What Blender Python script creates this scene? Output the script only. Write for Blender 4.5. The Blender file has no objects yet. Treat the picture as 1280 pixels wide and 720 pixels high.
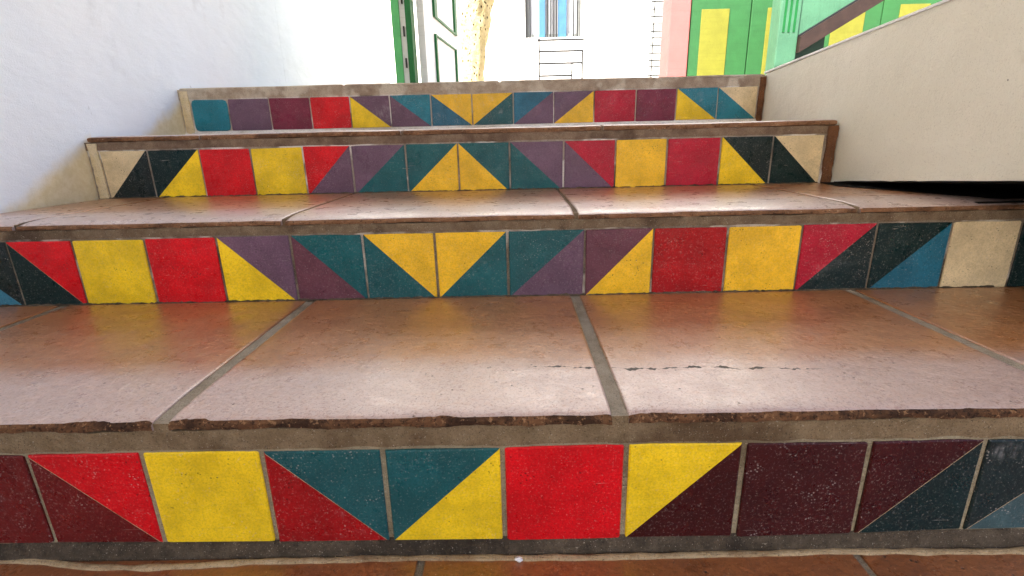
import bpy, bmesh, math, random
from mathutils import Vector, Matrix, noise
random.seed(7)
scene = bpy.context.scene
C = scene.collection
EYE = 0.535                                   # eye height above the lower floor; heights below are given from the eye

# ------------------------------------------------------------------ camera, sky, sun, exposure
cd = bpy.data.cameras.new('camera')
cam = bpy.data.objects.new('camera', cd)
C.objects.link(cam)
cd.sensor_width = 36.0
cd.lens = 621.75 / 1280 * 36
cd.clip_start = 0.02
cd.clip_end = 2000
R_ = Vector((0.99974164, 0.00473391, -0.02223155))
U_ = Vector((0.01995981, 0.28509796, 0.95829054))
F_ = Vector((-0.01087463, 0.9584867, -0.28492981))
mw = Matrix((R_, U_, -F_)).transposed().to_4x4()
mw.translation = Vector((0, 0, EYE))
cam.matrix_world = mw
scene.camera = cam

SUN_EL, SUN_AZ = math.radians(46), math.radians(-140)    # azimuth from +Y towards +X
w = bpy.data.worlds.new('World')
scene.world = w
w.use_nodes = True
wn = w.node_tree
sky = wn.nodes.new('ShaderNodeTexSky')
sky.sky_type = 'NISHITA'
sky.sun_disc = False
sky.sun_elevation = SUN_EL
sky.sun_rotation = SUN_AZ
sky.dust_density = 5.0
sky.air_density = 0.7
sky.ozone_density = 0.4
wn.links.new(sky.outputs[0], wn.nodes['Background'].inputs[0])
wn.nodes['Background'].inputs[1].default_value = 0.15
sd = bpy.data.lights.new('sun', 'SUN')
sd.energy = 4.0
sd.angle = math.radians(0.5)
sd.color = (1, 0.95, 0.87)
sun = bpy.data.objects.new('sun', sd)
C.objects.link(sun)
to_sun = Vector((math.sin(SUN_AZ) * math.cos(SUN_EL), math.cos(SUN_AZ) * math.cos(SUN_EL), math.sin(SUN_EL)))
sun.rotation_euler = to_sun.to_track_quat('Z', 'Y').to_euler()
sun.location = to_sun * 20
scene.view_settings.view_transform = 'Standard'
scene.view_settings.look = 'None'
scene.view_settings.gamma = 1
scene.view_settings.exposure = 1.85
scene.cycles.max_bounces = 10
scene.cycles.diffuse_bounces = 6

# ------------------------------------------------------------------ materials
def lin(r, g, b):
    f = lambda v: (v / 255 / 12.92) if v <= 10 else ((v / 255 + 0.055) / 1.055) ** 2.4
    return (f(r), f(g), f(b), 1)

class NB:
    """Small helper round a material's node tree; every texture reads world position, so it stays on the thing."""
    def __init__(s, name):
        s.m = bpy.data.materials.new(name)
        s.m.use_nodes = True
        s.t = s.m.node_tree
        s.b = s.t.nodes['Principled BSDF']
        s.pos = s.t.nodes.new('ShaderNodeNewGeometry').outputs['Position']
    def link(s, a, b): s.t.links.new(a, b)
    def put(s, sock, v):
        if hasattr(v, 'is_output'): s.link(v, sock)
        else: sock.default_value = v
    def scaled(s, sc, off=(0, 0, 0)):
        n = s.t.nodes.new('ShaderNodeMapping')
        s.link(s.pos, n.inputs[0]); n.inputs[3].default_value = sc; n.inputs[1].default_value = off
        return n.outputs[0]
    def noise(s, scale, detail=4, rough=0.6, sc=None, off=(0, 0, 0), dist=0):
        n = s.t.nodes.new('ShaderNodeTexNoise')
        s.link(s.scaled(sc or (1, 1, 1), off), n.inputs['Vector'])
        n.inputs['Scale'].default_value = scale; n.inputs['Detail'].default_value = detail
        n.inputs['Roughness'].default_value = rough; n.inputs['Distortion'].default_value = dist
        return n.outputs[0]
    def voro(s, scale, sc=None, off=(0, 0, 0)):
        n = s.t.nodes.new('ShaderNodeTexVoronoi')
        s.link(s.scaled(sc or (1, 1, 1), off), n.inputs['Vector']); n.inputs['Scale'].default_value = scale
        return n.outputs['Distance']
    def ramp(s, v, a, b, lo=0.0, hi=1.0):
        n = s.t.nodes.new('ShaderNodeMapRange'); n.clamp = True
        n.interpolation_type = 'SMOOTHSTEP'
        s.link(v, n.inputs[0])
        for i, q in zip((1, 2, 3, 4), (a, b, lo, hi)): n.inputs[i].default_value = q
        return n.outputs[0]
    def math(s, op, a, b=0.0):
        n = s.t.nodes.new('ShaderNodeMath'); n.operation = op
        s.put(n.inputs[0], a); s.put(n.inputs[1], b)
        return n.outputs[0]
    def mix(s, f, a, b, mode='MIX'):
        n = s.t.nodes.new('ShaderNodeMix'); n.data_type = 'RGBA'; n.blend_type = mode
        s.put(n.inputs[0], f); s.put(n.inputs[6], a); s.put(n.inputs[7], b)
        return n.outputs[2]
    def sep(s, i):
        n = s.t.nodes.new('ShaderNodeSeparateXYZ'); s.link(s.pos, n.inputs[0]); return n.outputs[i]
    def rnd(s):
        return s.t.nodes.new('ShaderNodeObjectInfo').outputs['Random']
    def bump(s, h, dist, strength=1.0):
        n = s.t.nodes.new('ShaderNodeBump')
        n.inputs['Strength'].default_value = strength; n.inputs['Distance'].default_value = dist
        s.link(h, n.inputs['Height']); s.link(n.outputs[0], s.b.inputs['Normal'])
    def done(s, col, rough, spec=0.5):
        s.put(s.b.inputs['Base Color'], col); s.put(s.b.inputs['Roughness'], rough)
        s.b.inputs['Specular IOR Level'].default_value = spec
        return s.m

def scale_col(c, k): return (c[0] * k, c[1] * k, c[2] * k, 1)

def glaze(name, rgb, wear_and_glare=1.0):
    n = NB(name)
    c = lin(*rgb)
    big = n.noise(14, 5, 0.65)
    col = n.mix(n.ramp(big, 0.3, 0.7), scale_col(c, 0.80), scale_col(c, 1.14))
    hue = n.mix(n.math('MULTIPLY', n.rnd(), 0.16), col, (0.06, 0.03, 0.03, 1))
    # brush streaks, scratches, and glare painted into the glaze
    streak = n.noise(1, 3, 0.6, sc=(9, 9, 260))
    col = n.mix(n.ramp(streak, 0.58, 0.8, 0, 0.22 * wear_and_glare), hue, scale_col(c, 0.45))
    scr = n.math('MULTIPLY', n.ramp(n.noise(1, 2, 0.5, sc=(24, 24, 620)), 0.70, 0.76), n.ramp(n.noise(11, 3), 0.50, 0.62))
    col = n.mix(n.math('MULTIPLY', scr, 0.55 * wear_and_glare), col, (0.55, 0.5, 0.45, 1))
    scv = n.math('MULTIPLY', n.ramp(n.noise(1, 2, 0.5, sc=(700, 700, 26), off=(3, 0, 5)), 0.72, 0.78), n.ramp(n.noise(9, 3, off=(7, 2, 1)), 0.54, 0.64))
    col = n.mix(n.math('MULTIPLY', scv, 0.35 * wear_and_glare), col, (0.55, 0.5, 0.45, 1))
    spk = n.math('MULTIPLY', n.ramp(n.noise(420, 2, 0.5), 0.68, 0.74), n.ramp(n.noise(22, 3, off=(1, 4, 2)), 0.45, 0.62))
    col = n.mix(n.math('MULTIPLY', spk, 0.40 * wear_and_glare), col, (0.6, 0.52, 0.46, 1))
    drt = n.math('MULTIPLY', n.ramp(n.noise(300, 2, 0.5, off=(5, 5, 5)), 0.66, 0.74), n.ramp(n.noise(17, 3, off=(9, 1, 3)), 0.48, 0.66))
    col = n.mix(n.math('MULTIPLY', drt, 0.6), col, (0.03, 0.02, 0.015, 1))
    glare = n.math('MULTIPLY', n.ramp(n.noise(10, 4, 0.6, sc=(1, 1, 1.6), off=(4.3, 0, 2.2)), 0.60, 0.74), n.ramp(n.noise(1, 3, 0.6, sc=(160, 160, 40)), 0.35, 0.7))
    col = n.mix(n.math('MULTIPLY', n.math('MULTIPLY', glare, n.ramp(n.rnd(), 0.55, 0.98, 0.0, 1.6)), 0.30 * wear_and_glare), col, (0.5, 0.48, 0.48, 1))  # whitish reflections painted on some tiles
    per = n.ramp(n.rnd(), 0.1, 0.95, 0.05, 1.25)
    dots = n.math('MULTIPLY', n.ramp(n.voro(210, off=(0, .3, 0)), 0.14, 0.30, 1, 0), n.ramp(n.noise(34, 3, 0.6, off=(6, 1, 2)), 0.52, 0.62))
    col = n.mix(n.math('MULTIPLY', n.math('MULTIPLY', dots, per), 0.36 * wear_and_glare), col, (0.62, 0.55, 0.5, 1))
    dkd = n.math('MULTIPLY', n.ramp(n.voro(150, off=(.2, .1, .7)), 0.12, 0.26, 1, 0), n.ramp(n.noise(26, 3, 0.6, off=(1, 7, 2)), 0.55, 0.64))
    col = n.mix(n.math('MULTIPLY', dkd, 0.7), col, (0.02, 0.012, 0.01, 1))
    grain = n.noise(330, 3, 0.75)
    col = n.mix(n.ramp(grain, 0.42, 0.66, 0, 0.34), col, scale_col(c, 0.35))
    col = n.mix(n.ramp(n.noise(300, 3, 0.75, off=(7, 7, 1)), 0.56, 0.72, 0, 0.20), col, (0.75, 0.68, 0.6, 1))
    rough = n.ramp(n.noise(30, 4, off=(2, 2, 2)), 0.3, 0.75, 0.24, 0.5)
    n.bump(n.math('ADD', n.noise(60, 4), n.math('MULTIPLY', n.noise(14, 2), 3.0)), 0.0012)
    return n.done(col, rough, 0.24)

GL = {k: glaze('glaze_' + nm, rgb) for k, (nm, rgb) in dict(
    Y=('yellow', (255, 216, 34)), O=('ochre_yellow', (250, 198, 44)), R=('red', (222, 12, 26)), D=('deep_red', (172, 10, 18)),
    C=('crimson', (186, 20, 50)), M=('maroon', (108, 22, 22)), N=('dark_maroon', (62, 10, 11)), T=('teal', (22, 92, 96)),
    A=('light_teal', (34, 132, 150)), B=('blue', (36, 106, 130)), S=('sky_teal', (62, 138, 164)), K=('blackish_green', (4, 38, 38)),
    P=('purple', (112, 84, 104)), W=('brown_purple', (106, 62, 74)), L=('plum', (126, 42, 66)), F=('cream', (232, 212, 168)),
    G=('grey_teal', (62, 92, 96))).items()}
WORD = dict(Y='yellow', O='ochre yellow', R='red', D='deep red', C='crimson', M='maroon', N='dark maroon', T='teal', A='light teal',
            B='blue', S='pale blue', K='blackish green', P='purple', W='brown purple', L='plum', F='cream', G='grey teal')

def m_mortar(name, a, b, dark, light=None):
    n = NB(name)
    v = n.noise(38, 6, 0.7)
    col = n.mix(n.ramp(v, 0.32, 0.68), lin(*a), lin(*b))
    col = n.mix(n.ramp(n.noise(7, 4, off=(3, 1, 0)), 0.48, 0.66, 0, 0.75), col, lin(*dark))
    if light:
        col = n.mix(n.ramp(n.noise(9, 3, off=(8, 3, 5)), 0.5, 0.62, 0, 0.85), col, lin(*light))
    col = n.mix(n.ramp(n.noise(520, 3, 0.7), 0.55, 0.68, 0, 0.7), col, lin(30, 25, 20))
    col = n.mix(n.ramp(n.noise(430, 2, 0.6, off=(4, 4, 4)), 0.64, 0.72, 0, 0.55), col, lin(205, 195, 175))
    n.bump(n.math('ADD', n.noise(260, 5, 0.7), n.noise(60, 4)), 0.004)
    return n.done(col, 0.88, 0.25)

MORTAR = [m_mortar('mortar_lowest', (128, 108, 80), (152, 132, 102), (88, 66, 44)),
          m_mortar('mortar_second', (118, 98, 76), (140, 122, 98), (70, 54, 42)),
          m_mortar('mortar_third', (126, 104, 86), (150, 130, 108), (84, 62, 48)),
          m_mortar('mortar_top', (168, 150, 130), (190, 174, 152), (142, 122, 104), (214, 204, 184))]
GROUT = [m_mortar('grout_lowest', (158, 146, 118), (176, 164, 136), (116, 100, 74)),
         m_mortar('grout_second', (120, 108, 92), (146, 134, 116), (52, 44, 36), (206, 198, 184)),
         m_mortar('grout_third', (150, 138, 124), (176, 164, 150), (58, 48, 42), (238, 234, 226)),
         m_mortar('grout_top', (176, 164, 150), (196, 186, 172), (96, 82, 70), (242, 238, 230))]
GROUT_WHITE = m_mortar('white_grout', (226, 222, 214), (240, 238, 232), (190, 178, 160))
MORTAR_DARK = m_mortar('dirty_mortar', (74, 64, 52), (104, 92, 76), (32, 27, 22))
MORTAR_BEAD = m_mortar('pale_mortar', (176, 152, 116), (200, 178, 142), (140, 112, 80))
JOINT = m_mortar('tread_joint', (142, 132, 116), (166, 156, 140), (112, 100, 84))
BROWN = m_mortar('brown_edge', (130, 88, 58), (104, 70, 48), (66, 42, 28))

def terracotta(name, a, b, c, crack=False):
    n = NB(name)
    col = n.mix(n.ramp(n.noise(5, 5, 0.65, dist=0.6), 0.32, 0.7), lin(*a), lin(*b))
    col = n.mix(n.ramp(n.noise(13, 5, 0.7, sc=(1, 2.2, 1), off=(2, 6, 1)), 0.5, 0.72, 0, 0.7), col, lin(*c))
    col = n.mix(n.math('MULTIPLY', n.rnd(), 0.30), col, lin(136, 84, 50))
    col = n.mix(n.ramp(n.noise(170, 4, 0.7), 0.54, 0.70, 0, 0.55), col, scale_col(lin(*b), 0.4))
    col = n.mix(n.ramp(n.noise(260, 3, 0.6, off=(6, 2, 0)), 0.64, 0.72, 0, 0.55), col, lin(226, 196, 160))
    gen = n.t.nodes.new('ShaderNodeTexCoord').outputs['Generated']
    sp = n.t.nodes.new('ShaderNodeSeparateXYZ'); n.link(gen, sp.inputs[0])
    worn = n.math('ADD', sp.outputs[1], n.math('MULTIPLY', n.math('SUBTRACT', n.noise(11, 6, 0.7, sc=(.7, 1, 1), off=(2, 0, 9)), 0.5), 0.22))
    worn = n.math('MULTIPLY', n.ramp(worn, 0.40, 0.20, 0, (0.0 if name.endswith('floor') else 0.74)), n.ramp(n.noise(120, 4, 0.7, off=(1, 5, 1)), 0.25, 0.6, 0.65, 1))
    col = n.mix(worn, col, lin(192, 178, 178))
    col = n.mix(n.ramp(n.noise(300, 3, 0.75, off=(9, 7, 1)), 0.50, 0.66, 0, 0.45), col, scale_col(lin(*c), 0.45))
    pits = n.math('MULTIPLY', n.ramp(n.voro(95), 0.10, 0.20, 1, 0), n.ramp(n.noise(28, 2, off=(0, 9, 0)), 0.56, 0.64))
    col = n.mix(n.math('MULTIPLY', pits, 0.9), col, lin(46, 26, 18))
    fine = n.math('MULTIPLY', n.ramp(n.voro(330), 0.12, 0.26, 1, 0), n.ramp(n.noise(60, 2, off=(0, 3, 7)), 0.5, 0.6))
    col = n.mix(n.math('MULTIPLY', fine, 0.7), col, lin(70, 40, 26))
    coat = 0.9
    h = n.math('SUBTRACT', n.math('ADD', n.noise(90, 5, 0.65), n.math('MULTIPLY', n.noise(16, 3), 2.2)), pits)
    if crack:                                  # hairline cracks that run along the tile, broken up
        wob = n.math('MULTIPLY', n.math('SUBTRACT', n.noise(9, 5, 0.7, sc=(1, 0, 0)), 0.5), 0.055)
        yy = n.math('ADD', n.sep(1), wob)
        line = n.math('ADD', yy, n.math('MULTIPLY', n.sep(0), 0.055))
        d = n.math('ABSOLUTE', n.math('SUBTRACT', line, 0.664))
        wid = n.ramp(n.noise(46, 2, sc=(1, 0, 0), off=(4, 0, 0)), 0.44, 0.62, 0.0002, 0.0034)
        cr = n.math('MULTIPLY', n.math('LESS_THAN', d, n.math('MULTIPLY', wid, n.math('MULTIPLY', n.ramp(n.sep(0), 0.0, 0.16, 0.9, 1.25), n.math('GREATER_THAN', n.math('ADD', n.sep(0), n.math('MULTIPLY', n.noise(21, 1, sc=(1, 0, 0), off=(.6, 0, 0)), 0.5)), 0.27)))), n.math('MULTIPLY', n.ramp(n.sep(0), -0.06, 0.0), n.ramp(n.sep(0), 0.44, 0.40, 0, 1)))
        n_in = n.math('MULTIPLY', cr, n.math('GREATER_THAN', n.math('ABSOLUTE', n.math('SUBTRACT', n.sep(0), 0.122)), 0.012))
        col = n.mix(n_in, col, lin(16, 9, 6))
        coat = n.math('SUBTRACT', 0.9, n.math('MULTIPLY', n_in, 0.9))
    n.bump(h, 0.0022)
    rough = n.ramp(n.noise(24, 5, 0.7, off=(1, 1, 8)), 0.3, 0.72, 0.34, 0.60)
    m = n.done(col, rough, 0.5)
    n.put(n.b.inputs['Coat Weight'], coat)
    n.b.inputs['Coat IOR'].default_value = 1.6
    n.put(n.b.inputs['Coat Roughness'], n.ramp(n.noise(30, 5, 0.7, off=(3, 1, 8)), 0.3, 0.75, 0.24, 0.46))
    return m

TERRA = terracotta('terracotta', (160, 107, 62), (178, 124, 78), (134, 83, 48))
TERRA_CR = terracotta('terracotta_cracked', (160, 107, 62), (178, 124, 78), (134, 83, 48), True)
TERRA_FLOOR = terracotta('terracotta_floor', (134, 78, 38), (154, 94, 50), (104, 58, 30))
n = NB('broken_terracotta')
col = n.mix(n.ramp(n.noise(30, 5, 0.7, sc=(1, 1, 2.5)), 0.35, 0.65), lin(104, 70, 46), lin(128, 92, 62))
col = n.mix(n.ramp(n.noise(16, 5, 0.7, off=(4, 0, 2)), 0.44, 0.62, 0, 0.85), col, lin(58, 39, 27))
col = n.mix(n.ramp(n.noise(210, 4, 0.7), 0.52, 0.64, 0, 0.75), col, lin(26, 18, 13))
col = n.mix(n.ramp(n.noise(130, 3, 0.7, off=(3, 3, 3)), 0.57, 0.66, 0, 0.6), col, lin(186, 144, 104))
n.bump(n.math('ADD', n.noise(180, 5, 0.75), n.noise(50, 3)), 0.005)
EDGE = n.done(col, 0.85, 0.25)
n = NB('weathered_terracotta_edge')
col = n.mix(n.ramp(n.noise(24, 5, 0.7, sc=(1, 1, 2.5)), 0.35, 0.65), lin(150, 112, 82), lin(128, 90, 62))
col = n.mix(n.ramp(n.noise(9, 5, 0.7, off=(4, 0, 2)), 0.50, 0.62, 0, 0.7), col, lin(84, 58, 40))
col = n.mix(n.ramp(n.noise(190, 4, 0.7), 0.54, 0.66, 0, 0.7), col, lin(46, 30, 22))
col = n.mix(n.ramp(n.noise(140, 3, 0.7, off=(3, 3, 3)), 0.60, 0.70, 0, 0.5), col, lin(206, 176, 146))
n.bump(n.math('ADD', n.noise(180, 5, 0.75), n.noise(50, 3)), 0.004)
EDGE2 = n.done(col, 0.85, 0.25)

def plaster(name, a, b, mark, bumpd=0.0015, sand=False):
    n = NB(name)
    col = n.mix(n.ramp(n.noise(2.2, 4, 0.6), 0.3, 0.7), lin(*a), lin(*b))
    col = n.mix(n.math('MULTIPLY', n.ramp(n.noise(5, 4, 0.7, off=(3, 7, 1)), 0.58, 0.72), 0.35), col, lin(*mark))
    scr = n.math('MULTIPLY', n.ramp(n.noise(1, 2, 0.5, sc=(90, 60, 22), off=(1, 0.4, 3)), 0.74, 0.79), n.ramp(n.noise(3, 2, off=(5, 5, 5)), 0.52, 0.62))
    col = n.mix(n.math('MULTIPLY', scr, 0.5), col, scale_col(lin(*mark), 0.5))
    if sand:
        col = n.mix(n.ramp(n.noise(380, 3, 0.7), 0.57, 0.70, 0, 0.35), col, scale_col(lin(*mark), 0.45))
        col = n.mix(n.math('MULTIPLY', n.math('LESS_THAN', n.voro(16), 0.028), 0.7), col, lin(70, 62, 52))
    n.bump(n.math('ADD', n.noise(240, 4, 0.65), n.math('MULTIPLY', n.noise(9, 4), 4.0)), bumpd)
    return n.done(col, 0.72, 0.3)

def white_wall():
    """White wall paint, with the soft warm shade at the end of each step painted in as cream."""
    n = NB('white_plaster')
    col = n.mix(n.ramp(n.noise(2.2, 4, 0.6), 0.3, 0.7), lin(226, 236, 246), lin(232, 240, 248))
    mark = lin(198, 205, 214)
    col = n.mix(n.math('MULTIPLY', n.ramp(n.noise(5, 4, 0.7, off=(3, 7, 1)), 0.58, 0.72), 0.35), col, mark)
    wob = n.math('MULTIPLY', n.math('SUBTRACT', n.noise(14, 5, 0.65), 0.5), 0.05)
    for y0, z0 in ((2.00, .205 + EYE), (1.515, .050 + EYE), (1.03, -.14 + EYE)):  # cream wedge under a slope at each step: shade put into the colour
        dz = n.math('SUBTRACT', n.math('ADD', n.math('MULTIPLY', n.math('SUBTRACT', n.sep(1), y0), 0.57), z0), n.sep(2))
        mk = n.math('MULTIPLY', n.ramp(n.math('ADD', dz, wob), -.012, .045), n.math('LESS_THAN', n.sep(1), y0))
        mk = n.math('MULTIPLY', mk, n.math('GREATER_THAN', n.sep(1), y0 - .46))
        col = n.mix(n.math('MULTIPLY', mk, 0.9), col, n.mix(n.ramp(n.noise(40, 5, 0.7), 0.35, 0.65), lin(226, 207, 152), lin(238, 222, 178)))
    scr = n.math('MULTIPLY', n.ramp(n.noise(1, 2, 0.5, sc=(90, 60, 22), off=(1, 0.4, 3)), 0.74, 0.79), n.ramp(n.noise(3, 2, off=(5, 5, 5)), 0.52, 0.62))
    col = n.mix(n.math('MULTIPLY', scr, 0.7), col, scale_col(mark, 0.4))
    n.bump(n.math('ADD', n.noise(240, 4, 0.65), n.math('MULTIPLY', n.noise(7, 4, 0.5, sc=(1, 1, 1.8)), 6.0)), 0.0012)
    return n.done(col, 0.72, 0.3)

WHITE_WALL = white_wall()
BEIGE_WALL = plaster('sandy_beige_plaster', (233, 231, 214), (240, 238, 223), (206, 200, 181), 0.0022, True)
CEIL = plaster('ceiling_plaster', (222, 214, 200), (230, 222, 208), (200, 190, 172))
FACADE = plaster('white_render', (240, 240, 238), (244, 244, 242), (228, 228, 226), 0.004)

def paint(name, rgb, k=0.82, rough=0.5, grain=(3, 3, 60), dirt=0.4):
    n = NB(name)
    c = lin(*rgb)
    col = n.mix(n.ramp(n.noise(9, 5, 0.65), 0.3, 0.7), scale_col(c, k), c)
    col = n.mix(n.ramp(n.noise(1, 4, 0.6, sc=grain), 0.5, 0.75, 0, 0.35), col, scale_col(c, 0.6))
    col = n.mix(n.ramp(n.noise(140, 3, 0.7, off=(2, 1, 4)), 0.6, 0.7, 0, dirt), col, scale_col(c, 0.35))
    n.bump(n.noise(80, 4, 0.6), 0.002)
    return n.done(col, rough, 0.4)

GREEN = paint('green_paint', (48, 102, 56))
GREEN_D = paint('dark_green_paint', (12, 104, 46))
MINT = paint('mint_paint', (76, 124, 96), grain=(60, 60, 2))
YEL_P = paint('lemon_paint', (126, 126, 44))
PINK = paint('pink_render', (184, 102, 100), 0.92, 0.8, dirt=0.15)
RAILWOOD = paint('brown_wood', (58, 42, 36), 0.6, grain=(4, 60, 60))
BLACK = paint('black_iron', (30, 32, 34), 0.8, 0.5)
BLUE_P = paint('blue_paint', (62, 110, 156))
WHITE_P = paint('white_paint', (238, 240, 240), 0.97, dirt=0.05)
GREYFR = paint('grey_paint', (128, 132, 130))
n = NB('shade_black')  # flat black that paints deep shade in and beside the recess
SHADE_BLACK = n.done(n.mix(n.noise(40), (0.006, 0.006, 0.006, 1), (0.016, 0.014, 0.012, 1)), 0.95, 0.1)
n = NB('window_glass')
GLASS = n.done((0.42, 0.44, 0.46, 1), 0.08, 0.6)
n = NB('pitted_coral_stone')
col = n.mix(n.ramp(n.noise(14, 5, 0.7), 0.3, 0.7), lin(186, 172, 126), lin(206, 196, 156))
col = n.mix(n.math('MULTIPLY', n.ramp(n.math('ADD', n.voro(38, sc=(1, 1, .6)), n.math('MULTIPLY', n.noise(60, 3), 0.40)), 0.36, 0.50, 1, 0), n.ramp(n.noise(11, 3, off=(2, 2, 2)), 0.30, 0.44)), col, lin(58, 44, 24))  # dark spots paint the shade inside the pits
n.bump(n.noise(30, 5, 0.7), 0.02)
STONE = n.done(col, 0.95, 0.2)
n = NB('paving')
PAVE = n.done(n.mix(n.ramp(n.noise(3, 6, 0.7), 0.3, 0.7), lin(170, 158, 140), lin(196, 186, 168)), 0.9, 0.2)
n = NB('earth')
EARTH = n.done(n.mix(n.ramp(n.noise(0.6, 6, 0.7), 0.3, 0.7), lin(142, 126, 104), lin(164, 150, 126)), 0.95, 0.2)

# ------------------------------------------------------------------ object helpers
def link_obj(name, me, parent=None, loc=(0, 0, 0)):
    o = bpy.data.objects.new(name, me)
    C.objects.link(o)
    o.location = loc
    if parent: o.parent = parent
    return o

def obj(name, bm, mats, parent=None, smooth=False, centre=True):
    """Link a bmesh given in world metres as one object whose origin is its own centre."""
    bmesh.ops.recalc_face_normals(bm, faces=bm.faces)
    c = Vector((0, 0, 0))
    if centre and bm.verts:
        lo = Vector([min(v.co[i] for v in bm.verts) for i in range(3)])
        hi = Vector([max(v.co[i] for v in bm.verts) for i in range(3)])
        c = (lo + hi) / 2
        for v in bm.verts: v.co -= c
    me = bpy.data.meshes.new(name)
    bm.to_mesh(me); bm.free()
    for m in (mats if isinstance(mats, (list, tuple)) else [mats]): me.materials.append(m)
    if smooth:
        for p in me.polygons: p.use_smooth = True
    base = world_loc(parent) if parent else Vector((0, 0, 0))
    return link_obj(name, me, parent, c - base)

def world_loc(o):
    l = Vector(o.location)
    while o.parent:
        o = o.parent; l += Vector(o.location)
    return l

def empty(name, loc):
    o = bpy.data.objects.new(name, None)
    C.objects.link(o); o.location = loc; o.empty_display_size = 0.1
    return o

def tag(o, label=None, cat=None, group=None, kind=None):
    for k, v in (('label', label), ('category', cat), ('group', group), ('kind', kind)):
        if v: o[k] = v
    return o

def box(bm, x0, x1, y0, y1, z0, z1, mat=0, bev=0.0):
    r = bmesh.ops.create_cube(bm, size=1)
    for v in r['verts']:
        v.co = Vector((x0 + (v.co.x + .5) * (x1 - x0), y0 + (v.co.y + .5) * (y1 - y0), z0 + (v.co.z + .5) * (z1 - z0)))
    fs = {f for v in r['verts'] for f in v.link_faces}
    for f in fs: f.material_index = mat
    if bev:
        es = list({e for v in r['verts'] for e in v.link_edges})
        bmesh.ops.bevel(bm, geom=es, offset=bev, segments=2, affect='EDGES', profile=0.6)
    return bm

def boxo(name, mat, parent, *a, bev=0.0):
    return obj(name, box(bmesh.new(), *a, bev=bev), mat, parent)

def prism(bm, pts, axis, a0, a1, mat=0):
    """Extrude a 2-D outline along an axis (0: pts are (y,z); 1: pts are (x,z))."""
    mk = (lambda p, a: (a, p[0], p[1])) if axis == 0 else (lambda p, a: (p[0], a, p[1]))
    A = [bm.verts.new(mk(p, a0)) for p in pts]
    B = [bm.verts.new(mk(p, a1)) for p in pts]
    fs = [bm.faces.new(A), bm.faces.new(B[::-1])]
    k = len(pts)
    for i in range(k): fs.append(bm.faces.new((A[i], B[i], B[(i + 1) % k], A[(i + 1) % k])))
    for f in fs: f.material_index = mat
    return bm

def rod(bm, p, q, r, seg=6):
    p, q = Vector(p), Vector(q)
    d = q - p
    res = bmesh.ops.create_cone(bm, cap_ends=True, segments=seg, radius1=r, radius2=r, depth=d.length)
    M = Matrix.Translation((p + q) / 2) @ d.to_track_quat('Z', 'Y').to_matrix().to_4x4()
    bmesh.ops.transform(bm, matrix=M, verts=res['verts'])
    return bm

def nz(x, y, z, s): return noise.noise(Vector((x * s, y * s, z * s)))
def fb(x, y, z, s): return noise.fractal(Vector((x * s, y * s, z * s)), 0.7, 2.1, 5)

# ------------------------------------------------------------------ the staircase: heights from the eye, converted by EYE
RUNY = [0.5337, 1.0081, 1.4836, 1.9510]
TOP = [-0.3175, -0.1395, 0.0375, 0.2105]
FLOOR = -0.535
XL, XR = -1.234, 0.92
LAY = [
 dict(x=[-.772, -.620, -.4752, -.3235, -.1723, -.0228, .1311, .2770, .4318, .5724, .722],
      zt=-.3637, zb=[-.4995, -.5003, -.5030, -.5032, -.5050, -.5070, -.5074, -.5062, -.5030, -.5001, -.498], g=.0066,
      pat=['M', '\\RM', 'Y', '\\TD', '/TY', 'R', '/YN', 'N', '/NK', '/KG']),
 dict(x=[-1.208, -1.0584, -.9216, -.7704, -.6203, -.4672, -.3175, -.1682, -.0187, .1406, .2817, .4331, .5840, .7354, .8864, 1.0277, 1.178],
      zt=-.1782, zb=-.3205, g=.0050,
      pat=['\\KS', '\\RK', 'Y', 'R', '\\PY', '\\TW', '\\OT', '/OT', '/TP', '/WO', 'D', 'O', '/CK', '/KB', 'F', 'K']),
 dict(x=[-1.2010, -1.0633, -.9130, -.7640, -.6121, -.4726, -.3148, -.1634, -.0145, .1404, .2902, .4381, .5913, .7394, .8858],
      zt=-.0050, zb=-.1445, g=.0052,
      pat=['/FK', '/KY', 'R', 'Y', '/RP', '/PT', '/TO', '\\TO', '\\PT', '\\CP', 'O', 'C', '\\KY', '\\FK']),
 dict(x=[-1.1950, -1.0586, -.9046, -.7524, -.6050, -.4578, -.3062, -.1542, -.0020, .1470, .2960, .4492, .5976, .7485, .8935],
      zt=.1675, zb=.0560, g=.0048,
      pat=['A', 'P', 'L', 'R', '\\PY', '\\AP', '\\OB', '/OT', '/BP', '/PO', 'C', 'L', '\\AY', '\\FA'])]

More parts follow.
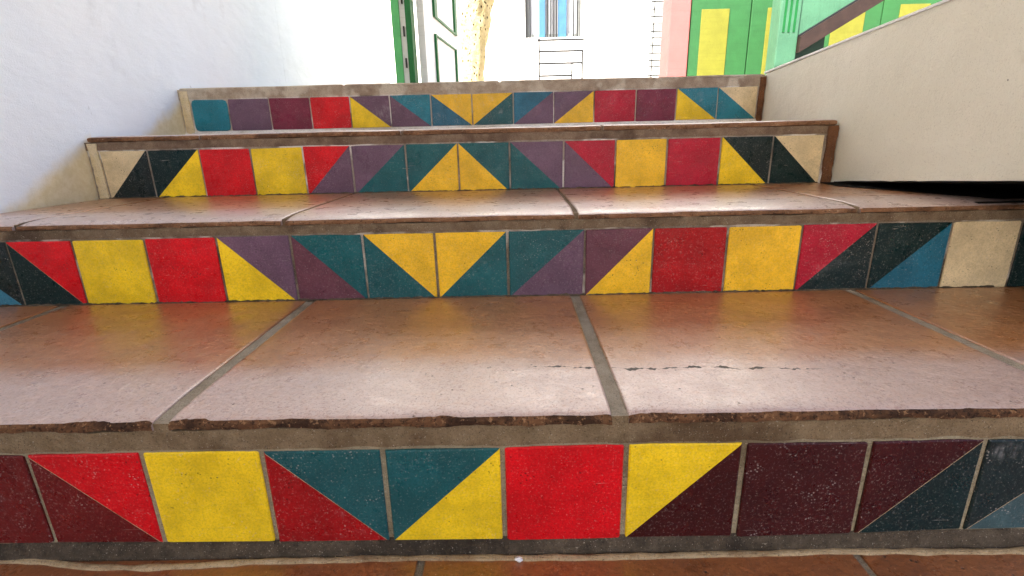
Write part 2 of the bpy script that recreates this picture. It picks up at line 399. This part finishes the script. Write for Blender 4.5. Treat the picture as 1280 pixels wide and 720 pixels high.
def riser_tile(Y, x0, x1, zt0, zt1, zb0, zb1, g, pat, parent, seam):
    """A glazed tile 8 mm thick with eased edges; a split tile is glazed in two colours that meet on its diagonal."""
    bm = bmesh.new()
    j = lambda s: random.uniform(-s, s)
    h = g / 2
    P = [Vector((x0 + h + j(.0007), zb0 + h * .5 + j(.0008))), Vector((x1 - h + j(.0007), zb1 + h * .5 + j(.0008))),
         Vector((x1 - h + j(.0007), zt1 - h * .3 + j(.0008))), Vector((x0 + h + j(.0007), zt0 - h * .3 + j(.0008)))]
    tilt = [j(.0007), j(.0007), j(.0007)]
    cx, cz = (x0 + x1) / 2, (zt0 + zb0) / 2
    yy = lambda p, d: Y + d + tilt[0] + tilt[1] * (p.x - cx) / .07 + tilt[2] * (p.y - cz) / .07
    cen = sum(P, Vector((0, 0))) / 4
    if len(pat) == 1:
        r = .015 if pat == 'A' else .0035
        out = []
        for i in range(4):
            a, b, c = P[i - 1], P[i], P[(i + 1) % 4]
            u, v = (a - b).normalized(), (c - b).normalized()
            for t in (0, .5, 1):
                out.append(b + u * r * (1 - t) ** 2 + v * r * t ** 2)
        out2 = [p + (cen - p).normalized() * .0022 for p in out]
        F_ = [bm.verts.new((p.x, yy(p, 0), p.y)) for p in out2]
        S_ = [bm.verts.new((p.x, yy(p, .0015), p.y)) for p in out]
        B_ = [bm.verts.new((p.x, yy(p, .008), p.y)) for p in out]
        bm.faces.new(F_)
        k = len(out)
        for i in range(k):
            bm.faces.new((F_[i], S_[i], S_[(i + 1) % k], F_[(i + 1) % k]))
            bm.faces.new((S_[i], B_[i], B_[(i + 1) % k], S_[(i + 1) % k]))
        mats = [GL[pat]]
        txt = 'plain %s riser tile' % WORD[pat]
    else:
        kind, up, low = pat
        inn = [p + (cen - p).normalized() * .0026 for p in P]
        F_ = [bm.verts.new((p.x, yy(p, 0), p.y)) for p in inn]
        S_ = [bm.verts.new((p.x, yy(p, .0015), p.y)) for p in P]
        B_ = [bm.verts.new((p.x, yy(p, .008), p.y)) for p in P]
        # corners: 0 bottom left, 1 bottom right, 2 top right, 3 top left
        a, b = (3, 1) if kind == '\\' else (0, 2)
        lowi = {'\\': (0,), '/': (1,)}[kind][0]
        upi = {'\\': 2, '/': 3}[kind]
        if seam:                                # the two glazes are parted by a hairline bare ridge on some tiles
            def off(k, other, t):
                p = inn[k] + (inn[other] - inn[k]).normalized() * t
                return bm.verts.new((p.x, yy(p, 0), p.y))
            al, bl = off(a, lowi, .0012), off(b, lowi, .0012)
            f1 = bm.faces.new((F_[upi], F_[a], F_[b])); f1.material_index = 0
            f2 = bm.faces.new((F_[lowi], al, bl)); f2.material_index = 1
            f3 = bm.faces.new((F_[a], al, bl, F_[b])); f3.material_index = 2
            rim = lambda i, k: 0 if upi in (i, k) else 1
        else:
            f1 = bm.faces.new((F_[upi], F_[a], F_[b])); f1.material_index = 0
            f2 = bm.faces.new((F_[lowi], F_[a], F_[b])); f2.material_index = 1
            rim = lambda i, k: 0 if upi in (i, k) else 1
        for i in range(4):
            k = (i + 1) % 4
            for q in (bm.faces.new((F_[i], S_[i], S_[k], F_[k])), bm.faces.new((S_[i], B_[i], B_[k], S_[k]))):
                q.material_index = rim(i, k)
        mats = [GL[up], GL[low], MORTAR_BEAD]
        txt = 'riser tile split diagonally, %s above %s' % (WORD[up], WORD[low])
    o = obj('riser_tile', bm, mats, parent)
    o['label'] = txt
    return o

def tread_tile(x0, x1, yf, yb, zt, parent, mat, chips=(), th=.019, chipamp=1.0, edge=None, drop=.004, seg=.006):
    """A terracotta slab with a worn, chipped front lip."""
    bm = bmesh.new()
    n_ = max(8, int((x1 - x0) / seg))
    rows = []
    for i in range(n_ + 1):
        x = x0 + (x1 - x0) * i / n_
        ch = max(0, fb(x, zt, yf, 14) - .18) * .016 * chipamp + max(0, nz(x, yf, zt, 60)) * .0018 * chipamp
        for cxx, wd, dp in chips: ch += dp * max(0, 1 - ((x - cxx) / wd) ** 2) * (0.75 + .5 * nz(x, 3, zt, 120))
        wav = fb(x, 1.7, zt, 5) * .0016
        lo = fb(x, 9, zt, 30) * .004 + nz(x, 4, zt, 150) * .0012
        ch += max(0, nz(x, 8, zt, 190)) * .0016 * chipamp
        e = .002 if i in (0, n_) else 0
        yfx = yf + wav
        top = zt + fb(x, 2, zt, 3) * .0012
        d = drop
        prof = [(yb, zt - e * .5), (yf + .20, zt - e * .5), (yf + .085, top - e * .5), (yf + .055, top - .12 * d - e * .5), (yf + .030, top - .40 * d - e * .5),
                (yfx + .012 + ch * .8, top - .78 * d - e * .5), (yfx + .004 + ch, top - d - .0006 - e * .6),
                (yfx + .0004 + ch * .9, top - d - .0040 - ch * .3), (yfx + .0006 + ch * .5 + lo * .3, top - d - .008), (yfx + .0012 + lo * .4, top - th + lo * .3), (yfx + .02, zt - th - .003), (yb, zt - th - .003)]
        rows.append([bm.verts.new((x, y, z)) for y, z in prof])
    for a, b in zip(rows, rows[1:]):
        for k in range(len(a) - 1):
            f = bm.faces.new((a[k], a[k + 1], b[k + 1], b[k]))
            f.smooth = k < 6
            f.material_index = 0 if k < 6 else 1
    bm.faces.new(rows[0]); bm.faces.new(rows[-1])
    return obj('tread_tile', bm, [mat, edge or EDGE], parent)

def step_body(i, x0, x1, y0, y1, z0, ztop, lay, th):
    """Mortar and masonry core: recessed behind the tiles, proud under the lip and dirty at the foot."""
    bm = bmesh.new()
    zt = lay['zt']; zbl = lay['zb']
    zb = zbl if not isinstance(zbl, list) else sum(zbl) / len(zbl)
    zs = [z0, z0 + .004, zb - .014, zb - .004, zb + .002, (zt + zb) / 2, zt - .003, zt + .003, zt + .009, (zt + ztop - th) / 2 + .003, ztop - th - .003, ztop - th - .0012]
    zs = sorted(set(round(z, 5) for z in zs if z0 <= z <= ztop - th - .001))
    n_ = int((x1 - x0) / .012)
    cols = []
    for q in range(n_ + 1):
        x = x0 + (x1 - x0) * q / n_
        c = []
        for z in zs:
            r = fb(x, z, y0, 22)
            if zb - .001 <= z <= zt + .0005: y = y0 + .0028 + r * .0006
            elif z < zb: y = y0 - .002 + r * .002 - (.004 if z < zb - .01 else 0)
            else: y = y0 + .0005 + r * .0022
            c.append(bm.verts.new((x, y, z + (r * .0015 if z > z0 + .001 else 0))))
        c.append(bm.verts.new((x, y1, zs[-1]))); c.append(bm.verts.new((x, y1, z0)))
        cols.append(c)
    for a, b in zip(cols, cols[1:]):
        for k in range(len(a) - 1):
            f = bm.faces.new((a[k], a[k + 1], b[k + 1], b[k]))
            if k < len(zs) - 1: f.material_index = 1 if zs[k + 1] <= zb + .0025 else (2 if zs[k + 1] <= zt + .004 else 0)
            f.smooth = k < len(zs) - 1
    bm.faces.new(cols[0]); bm.faces.new(cols[-1])
    return bm

def shift(v): return [q + EYE for q in v] if isinstance(v, list) else v + EYE
for L in LAY: L['zt'] = shift(L['zt']); L['zb'] = shift(L['zb'])
TOPZ = [t + EYE for t in TOP]

stairs = empty('staircase', (0, RUNY[0], 0))
tag(stairs, 'tiled staircase with geometric coloured risers and worn terracotta treads', 'staircase')
SLAB = ['lowest step with red, yellow, teal and maroon riser tiles', 'second step up with a pair of ochre triangles meeting point down',
        'third step up with ochre triangles meeting as a peak', 'top step with pale mortar band above a row of small tiles']
XEND = [1.25, 1.22, XR - .001, XR - .001]
step_objs = []
for i in range(4):
    L = LAY[i]
    y1 = (RUNY[i + 1] + .012) if i < 3 else 2.42
    z0 = 0.0 if i == 0 else TOPZ[i - 1] - .0
    z0 -= .002
    body = obj('step', step_body(i, XL - .02, XEND[i], RUNY[i], y1, z0, TOPZ[i], L, (.0145, .016, .016, .006)[i]), [MORTAR[i], MORTAR_DARK if i == 0 else (GROUT_WHITE if i == 3 else MORTAR[i]), GROUT[i]], stairs)
    body['label'] = SLAB[i]
    step_objs.append(body)
    zb = L['zb']
    for k, p in enumerate(L['pat']):
        z_a, z_b = (zb[k], zb[k + 1]) if isinstance(zb, list) else (zb, zb)
        sag = [fb(q, i, 0, 3) * .0012 for q in (L['x'][k], L['x'][k + 1])]
        riser_tile(RUNY[i] - .0005, L['x'][k], L['x'][k + 1], L['zt'] + sag[0], L['zt'] + sag[1], z_a, z_b, L['g'], p, body,
                   i == 0 and k in (1, 3, 8, 9) or (i == 1 and k == 1))

# tread slabs, parted by mortar joints 2 cm wide
JX = [[-1.22, -.9702, -.4402, .1215, .700, 1.245], [-1.229, -1.03, -.475, .122, .690, 1.075], [-1.229, -.90, -.32, .25, .915], [-1.229, -.62, -.05, .52, .915]]
for i in range(4):
    yf = RUNY[i] - (.003, .0018, .0018, .001)[i]
    yb = (RUNY[i + 1] - .004) if i < 3 else 2.40
    for k in range(len(JX[i]) - 1):
        g = .010 if i == 0 else .0042
        ch = {(0, 1): [(-.53, .03, .004), (-.462, .010, .004)], (0, 2): [(-.40, .022, .005), (-.095, .022, .005), (-.12, .012, .003)],
              (0, 3): [(.165, .03, .005), (.31, .02, .003)]}.get((i, k), [])
        th = (.0145, .016, .016, .006)[i]
        tread_tile(JX[i][k] + g, JX[i][k + 1] - g, yf, yb, TOPZ[i], step_objs[i], TERRA_CR if (i == 0 and k in (2, 3)) else TERRA, ch, th, (.32, .4, .4, .3)[i], (None, EDGE2, EDGE2, MORTAR[3])[i], (.0035, .0072, .004, .001)[i], (.0032, .005, .006, .01)[i])
    for k in range(1, len(JX[i]) - 1):          # the mortar in the joints
        bm = bmesh.new()
        x = JX[i][k]
        rows = []
        n_ = 40
        for q in range(n_ + 1):
            y0j = yf + (.0035 if i == 0 else .0075)
            y = y0j + (yb - y0j) * (q / n_) ** 1.5
            a = (.0106 if i == 0 else .0046) + (.0015 if i == 0 else .0007) * nz(x, y, i, 40)
            zt = TOPZ[i] - .0022 + .0008 * nz(x, y, 5, 70) - .0042 * max(0, 1 - (y - yf) / .07) ** 1.6
            rows.append([bm.verts.new((x - a, y, TOPZ[i] - .021)), bm.verts.new((x - a, y, zt)), bm.verts.new((x + a, y, zt)), bm.verts.new((x + a, y, TOPZ[i] - .021))])
        for a, b in zip(rows, rows[1:]):
            for c in range(3): bm.faces.new((a[c], a[c + 1], b[c + 1], b[c]))
        f = bm.faces.new(rows[0]); f.material_index = 1
        bm.faces.new(rows[-1])
        obj('joint', bm, [JOINT if i == 0 else MORTAR[i], MORTAR[i]], step_objs[i])

def rough_strip(name, x0, x1, y0, y1, z0, z1, mat, parent, amp=.003, nseg=24):
    """A vertical, hand-trowelled strip."""
    bm = bmesh.new()
    rows = []
    for q in range(nseg + 1):
        z = z0 + (z1 - z0) * q / nseg
        a, b, c = (amp * fb(z, s, x0, 30) for s in (1, 5, 9))
        rows.append([bm.verts.new(p) for p in ((x0 + a, y1, z), (x0 + a, y0 + c, z), ((x0 + x1) / 2, y0 - abs(c) - .001, z), (x1 + b, y0 + c * .5, z), (x1 + b, y1, z))])
    for a, b in zip(rows, rows[1:]):
        for c in range(4): bm.faces.new((a[c], a[c + 1], b[c + 1], b[c]))
    bm.faces.new(rows[0]); bm.faces.new(rows[-1])
    return obj(name, bm, mat, parent)

rough_strip('edge_strip', .890, .9165, RUNY[2] - .004, RUNY[2] + .012, TOPZ[1] + .001, TOPZ[2] - .019, BROWN, step_objs[2])
rough_strip('edge_strip', .8965, .9165, RUNY[3] - .003, RUNY[3] + .012, TOPZ[2] + .001, TOPZ[3] - .012, BROWN, step_objs[3], .002)
PALE = m_mortar('pale_plaster_edge', (224, 206, 160), (236, 220, 184), (188, 168, 126))
rough_strip('edge_strip', -1.228, -1.2035, RUNY[2] - .003, RUNY[2] + .012, TOPZ[1] + .001, TOPZ[2] - .021, PALE, step_objs[2], .003)
rough_strip('edge_strip', -1.228, -1.199, RUNY[3] - .002, RUNY[3] + .012, TOPZ[2] + .001, TOPZ[3] - .012, PALE, step_objs[3], .002)

# bead of pale mortar along the foot of the lowest step
bm = bmesh.new()
rows = []
for q in range(260):
    x = -1.2 + 2.42 * q / 259
    y = RUNY[0] - .011 + fb(x, 3, 2, 4) * .004 - .008 * max(0, 1 - ((x + .50) / .14) ** 2) + .006 * max(0, -x - .57) * 8
    r = .0032 + .0016 * nz(x, 1, 1, 30)
    rows.append([bm.verts.new((x, y + r * math.cos(a) * 1.5, (.0117) + r * max(0, math.sin(a)))) for a in (math.pi, 2.3, 1.57, .8, 0)])
for a, b in zip(rows, rows[1:]):
    for c in range(4): bm.faces.new((a[c], a[c + 1], b[c + 1], b[c]))
obj('mortar_bead', bm, MORTAR_BEAD, step_objs[0])

for i, xe in ((1, 1.0), (2, .88)):              # crumbly, dirty fillet where a riser stands on the tread below
    bm = bmesh.new()
    rows = []
    for q in range(420):
        x = XL + .012 + (xe - XL - .012) * q / 419
        r = .0022 + .0018 * nz(x, i, 1, 45) + .0016 * nz(x, i, 3, 140)
        r = max(.0006, r)
        y = RUNY[i] - .0006
        z = TOPZ[i - 1] - .0006
        rows.append([bm.verts.new(p) for p in ((x, y - r * 2.2, z), (x, y - r * .9, z + r * .75), (x, y, z + r * 1.5), (x, y + .002, z))])
    for a, b in zip(rows, rows[1:]):
        for c in range(3): bm.faces.new((a[c], a[c + 1], b[c + 1], b[c]))
    obj('mortar_bead', bm, MORTAR_DARK, step_objs[i])

# ------------------------------------------------------------------ floor in front of the stairs
fl = boxo('floor', JOINT, None, -1.26, 1.6, -2.2, RUNY[0] + .3, -.06, .0080)
tag(fl, kind='structure')
fx = [.4325 + .565 * k for k in range(-3, 3)]
for a, b in zip(fx, fx[1:]):
    for y0, y1 in ((-.03, RUNY[0] - .006), (-.6, -.05)):
        x0 = max(a + .005, -1.235)
        boxo('floor_tile', TERRA_FLOOR, fl, x0, b - .005, y0, y1, -.01, .0115, bev=.002)

# ------------------------------------------------------------------ walls round the stairs
bm = bmesh.new()
ny, nzz = 60, 50
grid = []
for a in range(ny + 1):
    row = []
    for b in range(nzz + 1):
        y = -3.8 + (2.90 + 3.8) * a / ny; z = -.1 + 2.9 * b / nzz
        row.append(bm.verts.new((XL + fb(y, z, 0, .9) * .006 * min(1, (2.9 - y) / .5), y, z)))
    grid.append(row)
for a in range(ny):
    for b in range(nzz):
        f = bm.faces.new((grid[a][b], grid[a + 1][b], grid[a + 1][b + 1], grid[a][b + 1])); f.smooth = True
rim = [grid[a][0] for a in range(ny + 1)] + [grid[ny][b] for b in range(1, nzz + 1)] + [grid[a][nzz] for a in range(ny - 1, -1, -1)] + [grid[0][b] for b in range(nzz - 1, 0, -1)]
rim = [bm.verts.new(v.co) for v in rim]                  # a hard edge round the face, so its shading stays true
back = [bm.verts.new((XL - .2, v.co.y, v.co.z)) for v in rim]
for q in range(len(rim)):
    bm.faces.new((rim[q], rim[(q + 1) % len(rim)], back[(q + 1) % len(rim)], back[q]))
bm.faces.new(back)
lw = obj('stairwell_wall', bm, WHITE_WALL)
tag(lw, 'tall smooth white plaster wall along the left side of the stairs', 'wall')

bm = bmesh.new()
prism(bm, [(2.9006, .0), (5.35, .0), (5.35, 2.0), (4.2, 2.0), (2.9006, 2.0)], 0, XL - .18, XL)
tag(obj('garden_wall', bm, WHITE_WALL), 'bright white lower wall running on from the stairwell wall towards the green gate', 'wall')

pw = empty('parapet_wall', (1.07, 1.2, 0))
tag(pw, 'low sandy beige wall with a sloping top along the right side of the stairs', 'wall')
out = [(1.972, .2125), (1.505, .2405), (1.172, .2600), (.55, .2975)] + [(.55 + .928 * q / 44, -.063 - .071 * q / 44 + .0016 * nz(q * .37, 2, 5, 3) + .001 * nz(q * 1.3, 7, 1, 2)) for q in range(45)] + [(1.972, -.138)]
bm = prism(bmesh.new(), [(y, z + EYE) for y, z in out], 0, XR, XR + .30)
top_e = [e for e in bm.edges if all(v.co.z > .70 and abs(v.co.x - XR) < 1e-4 for v in e.verts)]
bmesh.ops.bevel(bm, geom=top_e, offset=.006, segments=3, affect='EDGES')
obj('wall_body', bm, BEIGE_WALL, pw)
bm = prism(bmesh.new(), [(y, z + EYE + .0004) for y, z in out[:4]] + [(y, z + EYE + .006) for y, z in out[3::-1]], 0, XR - .003, XR + .305)
obj('coping', bm, WHITE_P, pw)
bm = box(bmesh.new(), XR + .26, XR + .30, .55, 1.96, 0, .36)
obj('light_block', bm, BEIGE_WALL, pw)  # unseen panel added to keep light out of the slot under the wall
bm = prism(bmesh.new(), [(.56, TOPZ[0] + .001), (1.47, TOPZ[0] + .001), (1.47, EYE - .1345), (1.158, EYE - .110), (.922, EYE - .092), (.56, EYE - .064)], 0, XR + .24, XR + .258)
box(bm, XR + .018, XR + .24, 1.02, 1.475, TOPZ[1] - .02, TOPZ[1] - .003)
obj('recess_shade', bm, SHADE_BLACK, pw)  # back and floor of the slot blackened to stand for its darkness
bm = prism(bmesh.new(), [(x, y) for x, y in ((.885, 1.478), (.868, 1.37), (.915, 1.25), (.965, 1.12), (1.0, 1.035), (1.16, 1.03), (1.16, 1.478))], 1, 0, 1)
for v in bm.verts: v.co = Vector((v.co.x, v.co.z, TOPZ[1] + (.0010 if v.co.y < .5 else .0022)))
obj('shadow_patch', bm, SHADE_BLACK, pw)  # thin black wedge painting the wall's contact shadow on the tread
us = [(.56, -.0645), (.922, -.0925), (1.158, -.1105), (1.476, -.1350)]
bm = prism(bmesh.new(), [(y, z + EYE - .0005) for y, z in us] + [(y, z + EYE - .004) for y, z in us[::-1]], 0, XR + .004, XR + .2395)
obj('recess_shade', bm, SHADE_BLACK, pw)  # underside blackened the same way, as painted shade

ceil = boxo('ceiling', CEIL, None, XL - .2, 1.3, -3.4, 2.1, 2.55, 2.7)
tag(ceil, kind='structure')

# ------------------------------------------------------------------ outside, beyond the top of the stairs
GZ = TOPZ[3] - .006
bm = bmesh.new()
bmesh.ops.create_grid(bm, x_segments=8, y_segments=8, size=600)
for v in bm.verts: v.co.z = -.08
tag(obj('ground', bm, EARTH, None, centre=False), kind='structure')
tag(boxo('terrace', PAVE, None, -14, 16, 2.425, 16, -.07, GZ), kind='structure')

FY = 7.0
def gx(px, Y): return (px - 643) / 622.0 * Y * 1.0
house = empty('house', (0, FY, GZ))
tag(house, 'sunlit white rendered house facing the top of the stairs, with one blue shuttered window', 'house')
# wall built round its window opening
wx0, wx1, wz0, wz1 = .165, .875, 1.245 + EYE, 2.75 + EYE
bm = bmesh.new()
for a in ((-10, wx0, FY, FY + .3, GZ, 6.5), (wx1, 11, FY, FY + .3, GZ, 6.5), (wx0, wx1, FY, FY + .3, GZ, wz0), (wx0, wx1, FY, FY + .3, wz1, 6.5)):
    box(bm, *a)
obj('wall', bm, FACADE, house)
boxo('roof', RAILWOOD, house, -10.3, 11.3, FY - .3, FY + 5, 6.5, 6.7)
bm = bmesh.new()
for a in ((wx0 + .001, wx0 + .05), (wx1 - .05, wx1 - .001)): box(bm, a[0], a[1], FY + .06, FY + .12, wz0 + .001, wz1 - .001)
box(bm, wx0 + .05, wx1 - .05, FY + .06, FY + .12, wz0 + .001, wz0 + .05)
win = obj('window', bm, GREYFR, house)
boxo('pane', GLASS, win, wx0 + .05, wx1 - .05, FY + .10, FY + .105, wz0 + .05, wz1 - .002)
for x0, x1 in ((.345, .42), (.585, .69)):
    boxo('shutter', BLUE_P, win, x0, x1, FY + .03, FY + .058, wz0 + .004, wz1 - .004, bev=.004)
for k, x in enumerate((.185, .23, .45, .49, .53, .565, .78, .83)):
    boxo('bar', BLACK, win, x - .007, x + .007, FY + .012, FY + .026, wz0 - .0, wz1 - .002)

def grille(name, Y, verts, hors, r, label):
    """Thin iron bars: verts are (x, z0, z1), hors are (z, x0, x1)."""
    root = empty(name, (verts[0][0], Y, GZ))
    tag(root, label, 'grille')
    for x, z0, z1 in verts: obj('bar', rod(bmesh.new(), (x, Y, z0), (x, Y, z1), r), BLACK, root)
    for z, x0, x1 in hors: obj('rail', rod(bmesh.new(), (x0, Y - .004, z), (x1, Y - .004, z), r), BLACK, root)
    return root
gy = 6.6
gr = [EYE + v for v in (1.145, 1.02, .885, .745)]
grille('iron_grille', gy, [(.32, GZ, gr[0] + .02), (.72, GZ, gr[2]), (.845, GZ, gr[1])],
       [(gr[0], .30, .86), (gr[1], .31, .86), (gr[2], .31, .85), (gr[3], .31, .73)], .011,
       'thin black iron grille with four rails, low under the blue shuttered window')
lx0, lx1 = 1.69, 1.815
grille('iron_trellis', gy, [(lx0, GZ, 2.6), (lx1, GZ, 2.6)],
       [(EYE + q, lx0 - .04, lx1 + .05) for q in (.72, .82, .89, .97, 1.055, 1.14, 1.21, 1.29, 1.37, 1.45, 1.53, 1.61)], .008,
       'tall narrow black iron trellis with ladder rungs beside the pink pillar')

# pitted stone pillar
bm = bmesh.new()
py_ = 5.0
rings = []
for q in range(34):
    z = GZ + (2.6 - GZ) * q / 33
    ring = []
    wd = .098 + .055 * min(1.3, max(0, (z - GZ - .35) / .66))
    for a in range(28):
        t = a / 28 * math.tau
        rr = wd * (1 + .16 * fb(math.cos(t), math.sin(t), z * 1.5, 2.2) + .16 * nz(math.cos(t), math.sin(t), z * 2.5, 3))
        ring.append(bm.verts.new((-.378 + .052 * min(1.3, max(0, (z - GZ - .35) / .66)) + rr * math.cos(t), py_ + rr * math.sin(t), z)))
    rings.append(ring)
for a, b in zip(rings, rings[1:]):
    for c in range(28): bm.faces.new((a[c], a[(c + 1) % 28], b[(c + 1) % 28], b[c]))
bm.faces.new(rings[0]); bm.faces.new(rings[-1])
tag(obj('stone_pillar', bm, STONE, None, smooth=True), 'rough pitted cream stone pillar beyond the open green and white gate', 'pillar')

# open gate, green frame and white leaf turned away from the viewer
gate = empty('open_gate', (-.6, 3.0, GZ))
tag(gate, 'white panelled gate leaf standing open in a green wooden frame beyond the stairs', 'gate')
zt_ = 2.3
boxo('jamb', paint('leaf_green_paint', (92, 184, 110)), gate, -.655, -.612, 3.0, 3.09, GZ, zt_, bev=.004)
boxo('infill', WHITE_P, gate, -.612, -.578, 3.02, 3.07, GZ, zt_)
boxo('stile', GREEN_D, gate, -.578, -.545, 2.99, 3.09, GZ, zt_, bev=.004)
bm = bmesh.new()
bm.free()
for q in range(9): boxo('hinge_pin', BLACK, gate, -.598, -.590, 3.010, 3.0198, .40 + q * .16 + EYE, .45 + q * .16 + EYE)
A_, B_ = Vector((-.512, 3.09)), Vector((-.410, 3.98))
dv = (B_ - A_).normalized(); nv = Vector((dv.y, -dv.x))     # nv faces the stairs' middle
def leaf_box(name, mat, s0, s1, z0, z1, d0, d1):
    bm = bmesh.new()
    box(bm, 0, 1, 0, 1, 0, 1)
    for v in bm.verts:
        p = A_ + dv * (s0 + (s1 - s0) * v.co.x) + nv * (d0 + (d1 - d0) * v.co.y)
        v.co = Vector((p.x, p.y, z0 + (z1 - z0) * v.co.z))
    return obj(name, bm, mat, gate)
leaf_box('leaf', WHITE_P, 0, .90, GZ + .02, zt_ - .02, -.02, .02)
MG = GREEN_D
for s0 in (.20, .74):
    leaf_box('moulding', MG, s0, s0 + .024, GZ + .03, .62 + EYE, .0205, .034)
    leaf_box('moulding', MG, s0, s0 + .06, .712 + EYE, zt_ - .06, .0205, .034)
leaf_box('moulding', MG, .235, .74, .612 + EYE, .62 + EYE, .0205, .032)
leaf_box('moulding', MG, .26, .74, .712 + EYE, .724 + EYE, .0205, .032)

# pink pillar and the green and yellow fence
fy = 4.0
tag(boxo('pillar', PINK, None, 1.135, 1.279, fy - .02, fy + .2, GZ, 1.95, bev=.006), 'pink rendered pillar at the left end of the green and yellow fence', 'pillar')
fence = empty('wooden_fence', (2.2, fy, GZ))
tag(fence, 'green wooden fence with tall yellow rectangular panels beyond the parapet', 'fence')
seams = [1.285, 1.72, 2.19, 2.66, 3.13, 3.60, 4.07]
pan = [(1.362, 1.562), (1.835, 2.045), (2.305, 2.535), (2.78, 2.99), (3.25, 3.46), (3.72, 3.93)]
for (a, b), (p, q) in zip(zip(seams, seams[1:]), pan):
    bd = boxo('fence_panel', GREEN, fence, a + .004, b - .004, fy, fy + .04, GZ, 1.75, bev=.004)
    boxo('yellow_panel', YEL_P, bd, p, q, fy - .008, fy - .0002, GZ + .05, EYE + .868, bev=.003)
boxo('backing_board', GREEN_D, fence, seams[0], seams[-1], fy + .042, fy + .06, GZ, 1.73)

crumb = bmesh.new()
bmesh.ops.create_icosphere(crumb, subdivisions=2, radius=1)
for v in crumb.verts:
    k = 1 + .35 * fb(v.co.x, v.co.y, v.co.z, 1.3)
    v.co = Vector((-.005 + v.co.x * k * .0055, .5175 + v.co.y * k * .0035, .0145 + v.co.z * k * .0032))
tag(obj('plaster_crumb', crumb, WHITE_P), 'tiny white plaster crumb lying on the floor at the foot of the lowest step', 'crumb')

# mint post carrying a sloping board with a brown rail
my = 3.4
st = empty('stair_balustrade', (1.75, my, GZ))
tag(st, 'mint green fluted post with a sloping mint board and brown rail rising to the right', 'balustrade')
px0, px1 = 1.640, 1.765
boxo('post', MINT, st, px0, px1, my, my + .12, GZ, 1.62, bev=.006)
for x in (px0 + .03, px0 + .062, px0 + .094):
    boxo('fluting', GREEN_D, st, x - .006, x + .006, my - .004, my - .0002, EYE + .60, 1.60)
sl = .585
def slope_board(name, mat, x0, x1, zl0, zl1, y0, y1):
    """A board that rises to the right: zl0, zl1 are heights of its lower and upper edge at x0."""
    d = (x1 - x0) * sl
    return obj(name, prism(bmesh.new(), [(x0, zl0), (x1, zl0 + d), (x1, zl1 + d), (x0, zl1)], 1, y0, y1), mat, st)
zb_ = EYE + .500
slope_board('board', MINT, px1 + .003, 2.9, zb_ + .075, zb_ + .34, my + .02, my + .06)
slope_board('rail', RAILWOOD, px1 + .003, 2.9, zb_ - .02, zb_ + .072, my - .03, my + .14)
slope_board('rail_edge', BLACK, px1 + .003, 2.9, zb_ + .0725, zb_ + .082, my - .01, my + .0195)
obj('shade_board', prism(bmesh.new(), [(px1 + .002, GZ), (1.95, GZ), (1.95, zb_ + (1.95 - px1) * sl - .024), (px1 + .002, zb_ - .024)], 1, my + .03, my + .055), paint('shaded_green_paint', (22, 58, 36)), st)  # board added in dark green to stand for the shaded fence under the rail
